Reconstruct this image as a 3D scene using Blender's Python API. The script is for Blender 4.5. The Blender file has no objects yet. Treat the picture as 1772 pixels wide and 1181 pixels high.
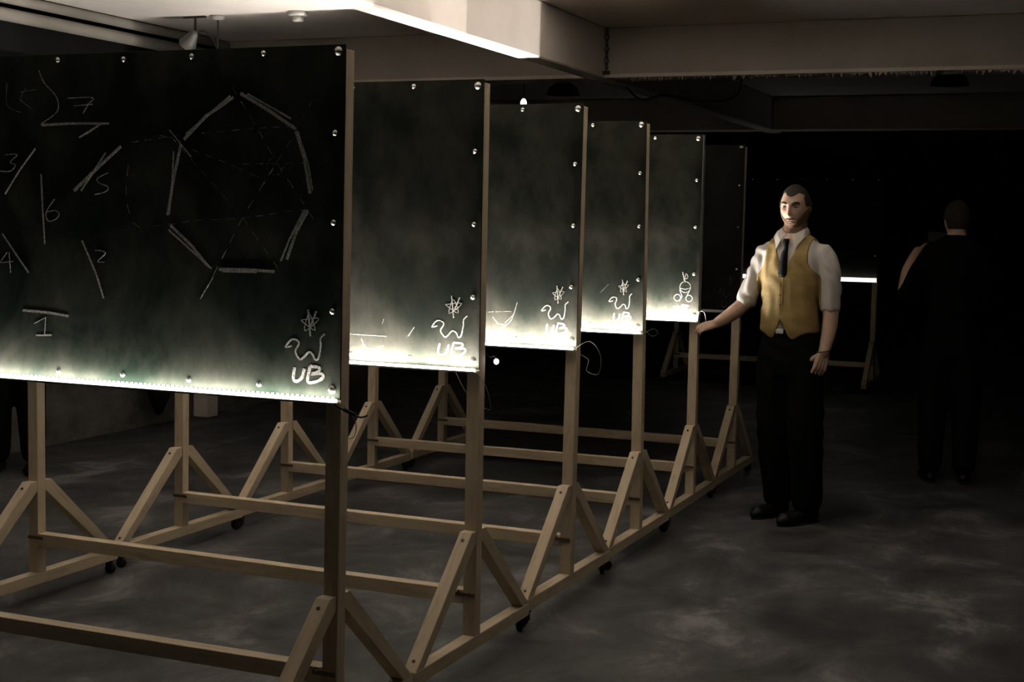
import bpy, bmesh, math, random
import numpy as np
from mathutils import Vector, Matrix

random.seed(7)
scene = bpy.context.scene
C = scene.collection
PI = math.pi

# ---------------------------------------------------------------- camera
def setup_camera():
    yaw, pit, rol = 0.38970502, 0.08410868, 0.01872700
    d = Vector((-math.sin(yaw)*math.cos(pit), math.cos(yaw)*math.cos(pit), -math.sin(pit)))
    r = Vector((math.cos(yaw), math.sin(yaw), 0)); u = r.cross(d)
    r2 = r*math.cos(rol)+u*math.sin(rol); u2 = -r*math.sin(rol)+u*math.cos(rol)
    cam = bpy.data.cameras.new('camera'); co = bpy.data.objects.new('camera', cam); C.objects.link(co)
    m = Matrix((r2, u2, -d)).transposed().to_4x4(); m.translation = Vector((2.012726, -3.575954, 1.6))
    co.matrix_world = m
    cam.sensor_fit = 'HORIZONTAL'; cam.sensor_width = 36.0
    cam.lens = 36.0*2458.13/1772.0; cam.clip_start = 0.05; cam.clip_end = 100
    scene.camera = co
setup_camera()

# ---------------------------------------------------------------- world / exposure
w = bpy.data.worlds.new('world'); scene.world = w; w.use_nodes = True
w.node_tree.nodes['Background'].inputs[0].default_value = (0.0, 0.0, 0.0, 1)
w.node_tree.nodes['Background'].inputs[1].default_value = 0.0
vs = scene.view_settings
vs.view_transform = 'Standard'; vs.look = 'None'; vs.gamma = 1.0; vs.exposure = 0.0
vs.use_curve_mapping = False

# strength of the lighting strips (radiance of the upward lit face)
LED_TOP   = 1900.0
LED_SCALE = [0.135, 0.75, 1.12, 0.95, 1.25, 0.0]     # nearest stand first; the sixth is off

CHALK = {
  'UB': [(3,[(0.0,0.0),(0.009,-0.078)]),(1.6,[(-0.022,-0.032),(0.037,-0.025),(-0.01,-0.063),(0.004,-0.012),(0.024,-0.06),(-0.022,-0.034)]),(3,[(0.028,-0.004),(0.006,-0.056)]),(3,[(-0.053,-0.109),(-0.074,-0.114),(-0.056,-0.092),(-0.038,-0.091),(-0.029,-0.102),(-0.041,-0.125),(-0.028,-0.146),(-0.016,-0.144),(0.004,-0.125),(0.017,-0.131),(0.026,-0.146),(0.038,-0.139),(0.044,-0.104),(0.043,-0.083),(0.057,-0.069)]),(5,[(-0.042,-0.172),(-0.047,-0.204),(-0.036,-0.213),(-0.018,-0.201),(-0.01,-0.174)]),(5,[(0.01,-0.166),(0.002,-0.211),(0.032,-0.209),(0.054,-0.195),(0.046,-0.185),(0.014,-0.188),(0.038,-0.18),(0.039,-0.168),(0.01,-0.166)])],
  'B1': [(5,[(-0.373,1.948),(-0.47,1.893),(-0.546,1.826)]),(3,[(-0.384,1.952),(-0.539,1.842)]),(5,[(-0.348,1.959),(-0.256,1.911),(-0.159,1.854)]),(3,[(-0.324,1.957),(-0.176,1.884)]),(5,[(-0.158,1.848),(-0.13,1.769),(-0.108,1.669)]),(3,[(-0.152,1.845),(-0.116,1.751),(-0.1,1.677)]),(5,[(-0.117,1.621),(-0.154,1.555),(-0.184,1.477)]),(3,[(-0.127,1.621),(-0.175,1.537),(-0.204,1.472)]),(5,[(-0.418,1.441),(-0.321,1.443),(-0.225,1.44)]),(3,[(-0.407,1.435),(-0.285,1.437)]),(3,[(-0.6,1.555),(-0.444,1.442)]),(5,[(-0.593,1.568),(-0.518,1.511),(-0.458,1.451)]),(5,[(-0.557,1.811),(-0.582,1.713),(-0.604,1.599)]),(3,[(-0.583,1.79),(-0.587,1.701),(-0.599,1.602)]),(1.6,[(-0.598,1.854),(-0.52,1.774)]),(3,[(-1.083,1.874),(-0.963,1.878),(-0.822,1.876)]),(3,[(-1.079,1.872),(-0.963,1.876),(-0.826,1.875)]),(3,[(-0.853,1.875),(-0.9,1.85),(-0.935,1.834)]),(1.6,[(-1.091,2.042),(-1.071,2.004),(-1.027,1.965),(-1.015,1.933),(-1.027,1.908),(-1.083,1.877)]),(1.6,[(-0.979,1.955),(-0.884,1.955),(-0.9,1.935),(-0.92,1.908)]),(1.6,[(-0.955,1.931),(-0.884,1.935)]),(0.96,[(-1.218,2.007),(-1.222,1.955),(-1.21,1.929),(-1.165,1.913)]),(0.96,[(-1.144,1.989),(-1.166,1.954),(-1.124,1.925)]),(0.96,[(-1.164,1.977),(-1.095,1.984)]),(1.6,[(-1.227,1.781),(-1.178,1.781),(-1.207,1.758),(-1.186,1.748),(-1.207,1.729),(-1.249,1.729)]),(3,[(-1.106,1.8),(-1.166,1.736),(-1.228,1.657)]),(3,[(-1.084,1.72),(-1.078,1.614),(-1.07,1.501)]),(1.6,[(-1.031,1.643),(-1.064,1.601),(-1.056,1.574),(-1.028,1.579),(-1.013,1.595),(-1.028,1.607),(-1.064,1.601)]),(5,[(-0.777,1.806),(-0.869,1.737),(-0.955,1.67)]),(3,[(-0.834,1.787),(-0.884,1.724),(-0.928,1.67)]),(1.6,[(-0.826,1.725),(-0.865,1.708),(-0.859,1.694),(-0.826,1.683),(-0.833,1.668),(-0.876,1.658)]),(1.6,[(-1.221,1.471),(-1.251,1.437),(-1.196,1.443)]),(1.6,[(-1.213,1.471),(-1.207,1.406)]),(3,[(-1.24,1.53),(-1.184,1.465),(-1.134,1.408)]),(1.6,[(-0.876,1.486),(-0.849,1.485),(-0.835,1.477),(-0.864,1.452),(-0.838,1.451)]),(3,[(-0.924,1.515),(-0.868,1.41),(-0.841,1.338)]),(4.5,[(-1.159,1.288),(-1.06,1.285),(-0.977,1.277)]),(1.6,[(-1.114,1.247),(-1.067,1.269),(-1.071,1.212)]),(3,[(-1.105,1.21),(-1.043,1.214)]),(1.6,[(-0.439,1.416),(-0.484,1.35)])],
  'B1D': [(1.28,[(-0.594,1.836),(-0.337,1.597),(-0.197,1.431)]),(1.28,[(-0.377,1.978),(-0.284,1.849),(-0.226,1.763),(-0.145,1.659),(-0.082,1.577)]),(1.28,[(-0.105,1.938),(-0.175,1.822),(-0.261,1.703),(-0.337,1.597),(-0.422,1.449),(-0.465,1.377)]),(1.28,[(-0.653,1.564),(-0.504,1.585),(-0.337,1.594),(-0.148,1.621),(-0.076,1.625)]),(1.28,[(-0.737,1.818),(-0.587,1.836),(-0.326,1.855),(-0.104,1.865)]),(1.28,[(-0.52,1.796),(-0.375,1.75),(-0.254,1.703)]),(1.28,[(-0.339,1.753),(-0.048,1.757)]),(1.28,[(-0.749,1.75),(-0.758,1.687),(-0.754,1.631),(-0.733,1.575),(-0.675,1.544)]),(1.28,[(-0.635,1.839),(-0.561,1.823)]),(1.28,[(-0.131,1.645),(-0.097,1.639)]),(1.12,[(-0.198,1.748),(-0.202,1.734),(-0.213,1.724),(-0.228,1.721),(-0.242,1.726),(-0.252,1.737),(-0.254,1.751),(-0.248,1.764),(-0.236,1.773),(-0.221,1.774),(-0.208,1.768),(-0.2,1.755)])],
  'B2': [(1.6,[(-0.477,1.164),(-0.46,1.136),(-0.427,1.125),(-0.385,1.14)]),(1.6,[(-0.259,1.214),(-0.283,1.179)]),(1.6,[(-0.383,1.237),(-0.39,1.22)]),(1.6,[(-0.526,1.176),(-0.37,1.175)])],
  'B3': [(1.6,[(-0.422,1.126),(-0.353,1.139),(-0.303,1.175),(-0.288,1.212)]),(1.6,[(-0.41,1.21),(-0.384,1.212)]),(1.6,[(-0.373,1.213),(-0.348,1.215)]),(1.6,[(-0.337,1.216),(-0.3,1.217)]),(1.6,[(-0.387,1.191),(-0.361,1.162),(-0.328,1.16)]),(1.6,[(-0.328,1.167),(-0.288,1.206),(-0.274,1.256)])],
  'B4': [(0.96,[(-0.219,1.262),(-0.178,1.304)])],
  'B5': [(1.6,[(-0.046,1.258),(-0.051,1.241),(-0.063,1.23),(-0.08,1.227),(-0.096,1.234),(-0.106,1.247),(-0.106,1.264),(-0.097,1.279),(-0.082,1.286),(-0.064,1.284),(-0.051,1.273),(-0.046,1.257)]),(1.6,[(-0.105,1.249),(-0.076,1.244),(-0.048,1.253)]),(1.6,[(-0.108,1.243),(-0.093,1.204),(-0.109,1.178)]),(1.6,[(-0.051,1.241),(-0.067,1.205)]),(1.6,[(-0.101,1.198),(-0.104,1.188),(-0.112,1.181),(-0.122,1.179),(-0.132,1.183),(-0.138,1.191),(-0.138,1.201),(-0.132,1.21),(-0.123,1.215),(-0.112,1.214),(-0.104,1.207),(-0.101,1.197)]),(1.6,[(-0.034,1.196),(-0.037,1.186),(-0.045,1.179),(-0.055,1.177),(-0.065,1.181),(-0.071,1.189),(-0.071,1.199),(-0.065,1.208),(-0.056,1.213),(-0.046,1.211),(-0.038,1.205),(-0.034,1.195)]),(2.4,[(-0.094,1.34),(-0.083,1.302),(-0.074,1.331),(-0.063,1.309),(-0.086,1.298),(-0.076,1.289)]),(3,[(-0.139,1.151),(-0.136,1.125),(-0.118,1.119),(-0.112,1.152)]),(3,[(-0.092,1.159),(-0.094,1.12),(-0.054,1.128),(-0.088,1.14),(-0.052,1.154),(-0.092,1.159)])],
}

# ---------------------------------------------------------------- materials
MATS = {}
def mat(name, col, rough=0.6, spec=0.4, metal=0.0, emit=None, estr=0.0):
    m = bpy.data.materials.new(name); m.use_nodes = True
    b = m.node_tree.nodes['Principled BSDF']
    b.inputs['Base Color'].default_value = (*col, 1); b.inputs['Roughness'].default_value = rough
    b.inputs['Specular IOR Level'].default_value = spec; b.inputs['Metallic'].default_value = metal
    if emit: b.inputs['Emission Color'].default_value = (*emit, 1); b.inputs['Emission Strength'].default_value = estr
    MATS[name] = m
    return m
def nodes(m):
    nt = m.node_tree; return nt, nt.nodes['Principled BSDF'], (lambda t: nt.nodes.new('ShaderNode'+t)), nt.links.new
def noise(m, stops, scale=(1, 1, 1), nscale=5, detail=6, rough=0.6, coord='Object', bump=0.0, bdist=0.003, dist=0.0):
    nt, b, N, L = nodes(m)
    tc = N('TexCoord'); mp = N('Mapping'); mp.inputs['Scale'].default_value = scale
    L(tc.outputs[coord], mp.inputs[0])
    n = N('TexNoise'); n.inputs['Scale'].default_value = nscale; n.inputs['Detail'].default_value = detail
    n.inputs['Roughness'].default_value = rough; n.inputs['Distortion'].default_value = dist
    L(mp.outputs[0], n.inputs[0])
    r = N('ValToRGB'); cr = r.color_ramp
    while len(cr.elements) < len(stops): cr.elements.new(0.5)
    for e, (p, c) in zip(cr.elements, stops): e.position = p; e.color = (*c, 1)
    L(n.outputs[0], r.inputs[0]); L(r.outputs[0], b.inputs['Base Color'])
    if bump:
        bp = N('Bump'); bp.inputs['Strength'].default_value = bump; bp.inputs['Distance'].default_value = bdist
        L(n.outputs[0], bp.inputs['Height']); L(bp.outputs[0], b.inputs['Normal'])
    return m
wood = noise(mat('pine_wood', (.5, .4, .28), .65, .25), [(.22, (.36, .285, .185)), (.45, (.49, .40, .275)), (.75, (.56, .47, .34))], (3, 22, 22), 2.2, 8, .6, 'UV', .15, .001, .6)
def board_mat(name, base, dust, amount):
    m = mat(name, base, .7, .06); nt, b, N, L = nodes(m)
    tc = N('TexCoord'); mp = N('Mapping'); mp.inputs['Scale'].default_value = (1.0, 1, .9); L(tc.outputs['Object'], mp.inputs[0])
    n1 = N('TexNoise'); n1.inputs['Scale'].default_value = 3.2; n1.inputs['Detail'].default_value = 7; n1.inputs['Distortion'].default_value = 1.2
    mp2 = N('Mapping'); mp2.inputs['Scale'].default_value = (1.6, 1, .9); mp2.inputs['Rotation'].default_value = (0, .5, 0); L(tc.outputs['Object'], mp2.inputs[0])
    n2 = N('TexNoise'); n2.inputs['Scale'].default_value = 4.0; n2.inputs['Detail'].default_value = 9; n2.inputs['Roughness'].default_value = .7
    L(mp.outputs[0], n1.inputs[0]); L(mp2.outputs[0], n2.inputs[0])
    mul = N('Math'); mul.operation = 'MULTIPLY'; L(n1.outputs[0], mul.inputs[0]); L(n2.outputs[0], mul.inputs[1])
    mr = N('MapRange'); mr.inputs[1].default_value = .17; mr.inputs[2].default_value = .42; mr.inputs[3].default_value = 0; mr.inputs[4].default_value = amount
    L(mul.outputs[0], mr.inputs[0])
    mx = N('Mix'); mx.data_type = 'RGBA'; mx.inputs[6].default_value = (*base, 1); mx.inputs[7].default_value = (*dust, 1)
    L(mr.outputs[0], mx.inputs[0]); L(mx.outputs[2], b.inputs['Base Color'])
    return m
board_green = board_mat('board_green', (.004, .009, .005), (.28, .25, .20), .13)
board_olive = board_mat('board_olive', (.0045, .0060, .0038), (.30, .262, .208), .080)
board_dark = board_mat('board_dark', (.006, .006, .005), (.28, .27, .22), .03)
def chalk_mat(name, col, lo):
    m = mat(name, col, .95, .05); nt, b, N, L = nodes(m)
    tc = N('TexCoord'); n = N('TexNoise'); n.inputs['Scale'].default_value = 260; n.inputs['Detail'].default_value = 3
    L(tc.outputs['Object'], n.inputs[0])
    mr = N('MapRange'); mr.inputs[1].default_value = .38; mr.inputs[2].default_value = .62; mr.inputs[3].default_value = lo; mr.inputs[4].default_value = min(1, lo+.5)
    L(n.outputs[0], mr.inputs[0]); L(mr.outputs[0], b.inputs['Alpha'])
    return m
chalk = chalk_mat('chalk', (.34, .33, .29), .38)
chalk_faint = chalk_mat('chalk_faint', (.26, .25, .21), .0)
floor_m = noise(mat('concrete_floor', (.1, .1, .1), .55, .3), [(.34, (.020, .0195, .0195)), (.45, (.042, .0415, .0415)), (.55, (.074, .073, .072)), (.64, (.165, .162, .157))], (1, .75, 1), 2.3, 10, .68, 'Object', .35, .01, .5)
plaster = noise(mat('ceiling_plaster', (.6, .55, .5), .85, .15), [(.3, (.51, .462, .415)), (.7, (.61, .555, .50))], (1, 1, 1), 1.6, 7, .6, 'Object', .15, .01)
far_plaster = noise(mat('dark_plaster', (.2, .18, .16), .9, .1), [(.3, (.10, .09, .08)), (.7, (.17, .155, .14))], (1, 1, 1), 1.3, 6)
wall_m = noise(mat('rough_wall', (.3, .28, .25), .9, .1), [(.3, (.07, .067, .06)), (.6, (.15, .145, .13)), (.8, (.21, .205, .19))], (1, 1, 1.6), 4, 9, .7, 'Object', .8, .03)
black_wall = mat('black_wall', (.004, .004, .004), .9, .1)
cloth_black = noise(mat('black_cloth', (.01, .01, .01), .95, .05), [(.3, (.006, .006, .006)), (.7, (.012, .012, .012))], nscale=30)
screw_m = mat('screw_metal', (.50, .49, .44), .22, .6, .9)
dark_metal = mat('dark_metal', (.03, .03, .03), .4, .5, .6)
alu = mat('aluminium', (.45, .45, .43), .4, .5, .8)
rubber = mat('black_rubber', (.012, .012, .012), .6, .3)
cable_m = mat('cable_black', (.02, .02, .02), .5, .4)
cable_pale = mat('cable_pale', (.35, .32, .28), .4, .5)
spot_m = mat('spot_grey', (.10, .095, .085), .5, .3)
strap_m = mat('strap_brown', (.11, .08, .05), .6, .3)
pipe_m = noise(mat('pipe_grey', (.2, .18, .16), .5, .4), [(.3, (.16, .14, .12)), (.7, (.30, .27, .23))], (1, .3, 1), 3)
fix_m = mat('fixture_white', (.38, .36, .33), .5, .4)
WARM = (1.0, .958, .905)
def led(name, s): 
    m = bpy.data.materials.new(name); m.use_nodes = True; nt = m.node_tree; nt.nodes.clear()
    e = nt.nodes.new('ShaderNodeEmission'); o = nt.nodes.new('ShaderNodeOutputMaterial')
    e.inputs[0].default_value = (*WARM, 1); e.inputs[1].default_value = s; nt.links.new(e.outputs[0], o.inputs[0]); return m
led_off = mat('led_off', (.5, .5, .47), .4, .4)

# ---------------------------------------------------------------- helpers
def obj(name, bm, m, parent=None, smooth=False):
    me = bpy.data.meshes.new(name)
    bmesh.ops.recalc_face_normals(bm, faces=bm.faces[:])
    bm.to_mesh(me); bm.free()
    for x in (m if isinstance(m, (list, tuple)) else [m]): me.materials.append(x)
    if smooth:
        for p in me.polygons: p.use_smooth = True
    o = bpy.data.objects.new(name, me); C.objects.link(o)
    if parent: o.parent = parent
    return o
def tag(o, label, cat, group=None):
    o['label'] = label; o['category'] = cat
    if group: o['group'] = group
    return o
def thing(name, label, cat, loc=(0, 0, 0), rz=0, group=None):
    o = bpy.data.objects.new(name, None); C.objects.link(o); o.location = loc; o.rotation_euler = (0, 0, rz); o.empty_display_size = .1
    return tag(o, label, cat, group)
def struct(name, bm, m, parent=None):
    o = obj(name, bm, m, parent)
    if not parent: o['kind'] = 'structure'
    return o
def box(bm, x0, x1, y0, y1, z0, z1, bev=0.0):
    vs_ = [bm.verts.new((x, y, z)) for z in (z0, z1) for y in (y0, y1) for x in (x0, x1)]
    fs = [bm.faces.new([vs_[i] for i in f]) for f in ((0, 2, 3, 1), (4, 5, 7, 6), (0, 1, 5, 4), (2, 6, 7, 3), (0, 4, 6, 2), (1, 3, 7, 5))]
    if bev: bmesh.ops.bevel(bm, geom=list({e for f in fs for e in f.edges}), offset=bev, segments=1, affect='EDGES')
    return bm
def boxbm(*a, **k): return box(bmesh.new(), *a, **k)
def prism(bm, poly, axis, a0, a1, bev=0.0):
    """poly: 2D points in the plane normal to axis ('x' -> (y,z), 'y' -> (x,z), 'z' -> (x,y))."""
    def P(q, a): return {'x': (a, q[0], q[1]), 'y': (q[0], a, q[1]), 'z': (q[0], q[1], a)}[axis]
    A = [bm.verts.new(P(q, a0)) for q in poly]; B = [bm.verts.new(P(q, a1)) for q in poly]
    n = len(poly); fs = [bm.faces.new(A), bm.faces.new(B[::-1])]
    for i in range(n): fs.append(bm.faces.new((A[i], B[i], B[(i+1) % n], A[(i+1) % n])))
    if bev: bmesh.ops.bevel(bm, geom=list({e for f in fs for e in f.edges}), offset=bev, segments=1, affect='EDGES')
    return bm
def grain_uv(o, axis):
    """length of the timber along u, so that the grain follows it; every timber gets its own offset."""
    me = o.data; uv = me.uv_layers.new(name='grain'); ax = Vector(axis).normalized(); off = random.random()*9
    h = Vector((1, 0, 0)) if abs(ax.x) < .5 else Vector((0, 1, 0)); b = ax.cross(h).normalized(); c = ax.cross(b)
    for li, l in enumerate(me.loops):
        p = me.vertices[l.vertex_index].co
        uv.data[li].uv = (p.dot(ax)+off, (p.dot(b)+.7*p.dot(c))+off)
    return o
def tube(bm, pts, r, n=8, cap=True):
    pts = [Vector(p) for p in pts]; rr = r if isinstance(r, (list, tuple)) else [r]*len(pts); rings = []
    t0 = (pts[1]-pts[0]).normalized(); nrm = t0.orthogonal().normalized()
    for i, p in enumerate(pts):
        t = ((pts[min(i+1, len(pts)-1)]-pts[max(i-1, 0)])).normalized()
        nrm = (nrm-t*nrm.dot(t)).normalized(); b = t.cross(nrm)
        rings.append([bm.verts.new(p+(nrm*math.cos(2*PI*k/n)+b*math.sin(2*PI*k/n))*rr[i]) for k in range(n)])
    for a, b_ in zip(rings, rings[1:]):
        for k in range(n): bm.faces.new((a[k], a[(k+1) % n], b_[(k+1) % n], b_[k]))
    if cap: bm.faces.new(rings[0][::-1]); bm.faces.new(rings[-1])
    return bm
def lathe(bm, prof, n=16, axis='z', at=(0, 0, 0)):
    at = Vector(at); rings = []
    for r, h in prof:
        ring = []
        for k in range(n):
            c, s = math.cos(2*PI*k/n)*r, math.sin(2*PI*k/n)*r
            v = {'z': (c, s, h), 'y': (c, h, s), 'x': (h, c, s)}[axis]
            ring.append(bm.verts.new(at+Vector(v)))
        rings.append(ring)
    for a, b in zip(rings, rings[1:]):
        for k in range(n): bm.faces.new((a[k], a[(k+1) % n], b[(k+1) % n], b[k]))
    bm.faces.new(rings[0][::-1]); bm.faces.new(rings[-1])
    return bm
def link_copy(src, name, parent, loc):
    o = src.copy(); o.name = name; C.objects.link(o); o.parent = parent; o.location = loc
    for k in ('label', 'category', 'group'):
        if k in o: del o[k]
    return o

# ---------------------------------------------------------------- the room
X0, X1, Y0, Y1, ZC, ZB = -4.6, 7.5, -6.5, 17.0, 2.85, 2.53
struct('floor', boxbm(X0-.2, X1+.2, Y0-.2, Y1+.2, -.1, 0), floor_m)
struct('ceiling', boxbm(X0-.2, X1+.2, Y0-.2, Y1+.2, ZC, ZC+.15), plaster)
struct('wall_left', boxbm(X0-.2, X0, Y0, Y1, 0, ZC), wall_m)
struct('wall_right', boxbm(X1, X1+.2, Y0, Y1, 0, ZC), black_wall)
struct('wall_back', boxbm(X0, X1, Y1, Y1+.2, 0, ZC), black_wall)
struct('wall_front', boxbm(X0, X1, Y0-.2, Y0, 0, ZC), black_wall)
def beam(name, x0, x1, y0, y1, m): return struct(name, box(bmesh.new(), x0, x1, y0, y1, ZB, ZC, bev=.008), m)
beam('trim_1', -1.115, -.975, Y0, Y1, plaster)                  # the long beam over the stands
grey_plaster = noise(mat('grey_plaster', (.4, .36, .33), .88, .1), [(.3, (.31, .28, .25)), (.7, (.39, .355, .32))], (1, 1, 1), 1.6, 7)
beam('trim_2', X0, -1.115, 5.2, 5.42, grey_plaster); beam('trim_3', -.975, X1, 5.2, 5.42, grey_plaster)
beam('trim_4', X0, -1.115, 10.25, 10.47, plaster); beam('trim_5', -.975, X1, 10.25, 10.47, plaster)
struct('trim_6', box(bmesh.new(), -4.25, -3.86, Y0, 5.2, ZB, ZC, bev=.008), black_wall)  # beam coloured black in place of the shade on its side and underside
struct('trim_7', box(bmesh.new(), X0, X0+.14, 5.86, 6.0, 0, 2.5, bev=.006), plaster)
# ledge running along the foot of the cross beams
struct('trim_8', box(bmesh.new(), -.975, X1, 5.17, 5.2, ZB+.0, ZB+.022), plaster)
struct('trim_9', box(bmesh.new(), X0, -1.115, 5.17, 5.2, ZB+.0, ZB+.022), plaster)
# crumbling plaster hanging under the near cross beam
bm = bmesh.new()
for i in range(150):
    x = -.9+i*.018+random.uniform(-.006, .006); h = random.choice((.006, .01, .016, .026))*random.uniform(.6, 1.2)
    y = 5.21+random.uniform(0, .012); r = random.uniform(.006, .014)
    t = [bm.verts.new((x+a*r, y+b*r, ZB+.002)) for a, b in ((-1, -1), (1, -1), (1, 1), (-1, 1))]; q = bm.verts.new((x+random.uniform(-r, r), y, ZB-h))
    for k in range(4): bm.faces.new((t[k], t[(k+1) % 4], q))
    bm.faces.new(t)
o = obj('plaster_flakes', bm, plaster); o['kind'] = 'stuff'; tag(o, 'crumbling plaster flakes fringing the underside of the cross beam', 'plaster')

# added pleated black sheet, keeps the upper left wall unlit
bm = bmesh.new(); n = 420; prev = None
for i in range(n+1):
    y = Y0+.3+i*(14.0/n); x = -4.45+.035*math.sin(i*.55)+.012*math.sin(i*.21+1)
    a = [bm.verts.new((x, y, z)) for z in (.80, 2.5)]+[bm.verts.new((x-.006, y, z)) for z in (2.5, .80)]
    if prev:
        for k in range(4): bm.faces.new((prev[k], a[k], a[(k+1) % 4], prev[(k+1) % 4]))
    else: bm.faces.new(a)
    prev = a
bm.faces.new(prev[::-1])
tag(obj('added_dark_sheet', bm, cloth_black), 'added black sheet that keeps the upper left wall dark below the pipes', 'dark sheet')

# ---------------------------------------------------------------- chalkboard stands
S, ZT, ZBB, W, ZS, D, PW = 1.00195, 2.0909, 1.0752, 2.0446, .2746, .0533, .0496
DX = [-.0025, .0074, .0046, .0033, -.0025, -.0103]; DY = [.0079, -.002, -.0019, -.0088, .0078, -.0029]
RO = [-.0047, -.0167, -.019, -.0077, .0011, -.0086]; LE = [.0084, .0013, .0079, -.0077, -.0011, .0032]

# shared screw, caster and bolt meshes
def dome(r, h): return lathe(bmesh.new(), [(r*1.25, 0), (r*1.25, -.0015), (r, -.0016), (r*.9, -h*.55), (r*.6, -h*.88), (.0008, -h)], 14, 'y')
screw0 = obj('screw', dome(.0068, .006), screw_m, None, True); screw1 = obj('screw', dome(.0105, .009), screw_m, None, True)
bolt0 = obj('wood_screw', lathe(bmesh.new(), [(.006, .001), (.006, -.0015), (.001, -.002)], 8, 'y'), dark_metal)
fork0 = obj('caster', box(box(box(lathe(bmesh.new(), [(.012, -.012), (.012, 0)], 10), -.02, .02, -.018, .018, -.006, 0), -.017, -.013, -.012, .016, -.042, -.006), .013, .017, -.012, .016, -.042, -.006), dark_metal)
wheel0 = obj('wheel', lathe(bmesh.new(), [(.019, -.011), (.023, -.008), (.023, .008), (.019, .011)], 18, 'x'), rubber, None, True)
PROTO = [screw0, screw1, bolt0, fork0, wheel0]

def chalk_mesh(strokes, y=-.0009, scale=1.0, dashed=False):
    bm = bmesh.new(); k = 0
    for w, pts in strokes:
        wd = w/560.0*scale*.5
        pl = [Vector((a, 0, b)) for a, b in pts]
        segs = []
        if dashed:
            for a, b in zip(pl, pl[1:]):
                L_ = (b-a).length; m = max(1, int(L_/.044))
                for i in range(m): segs.append([a.lerp(b, i/m), a.lerp(b, (i+.52)/m)])
        else:
            # curves through more than three points are rounded, straight strokes stay straight
            if len(pl) > 3:
                q = []
                for i in range(len(pl)-1):
                    p0, p1, p2, p3 = pl[max(i-1, 0)], pl[i], pl[i+1], pl[min(i+2, len(pl)-1)]
                    for t in (0, .25, .5, .75):
                        q.append(.5*((2*p1)+(-p0+p2)*t+(2*p0-5*p1+4*p2-p3)*t*t+(-p0+3*p1-3*p2+p3)*t**3))
                pl = q+[pl[-1]]
            segs = [pl]
        for sg in segs:
            prev = None; k += 1; yy = y-.00003*(k % 7)
            for i, p in enumerate(sg):
                t = (sg[min(i+1, len(sg)-1)]-sg[max(i-1, 0)])
                if t.length < 1e-6: continue
                t.normalize(); nn = Vector((-t.z, 0, t.x))*wd*random.uniform(.85, 1.15)
                a = [bm.verts.new((p.x+nn.x, yy, p.z+nn.z)), bm.verts.new((p.x-nn.x, yy, p.z-nn.z)), bm.verts.new((p.x-nn.x, -.0001, p.z-nn.z)), bm.verts.new((p.x+nn.x, -.0001, p.z+nn.z))]
                if prev:
                    for j in range(3 if False else 4): bm.faces.new((prev[j], a[j], a[(j+1) % 4], prev[(j+1) % 4]))
                else: bm.faces.new(a)
                prev = a
            if prev: bm.faces.new(prev[::-1])
    return bm
UBV = CHALK['UB']
ANCH = {0: (-.11, 1.334), 1: (-.11, 1.332), 2: (-.094, 1.334), 3: (-.108, 1.327), 5: (-.068, 1.298)}

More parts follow.
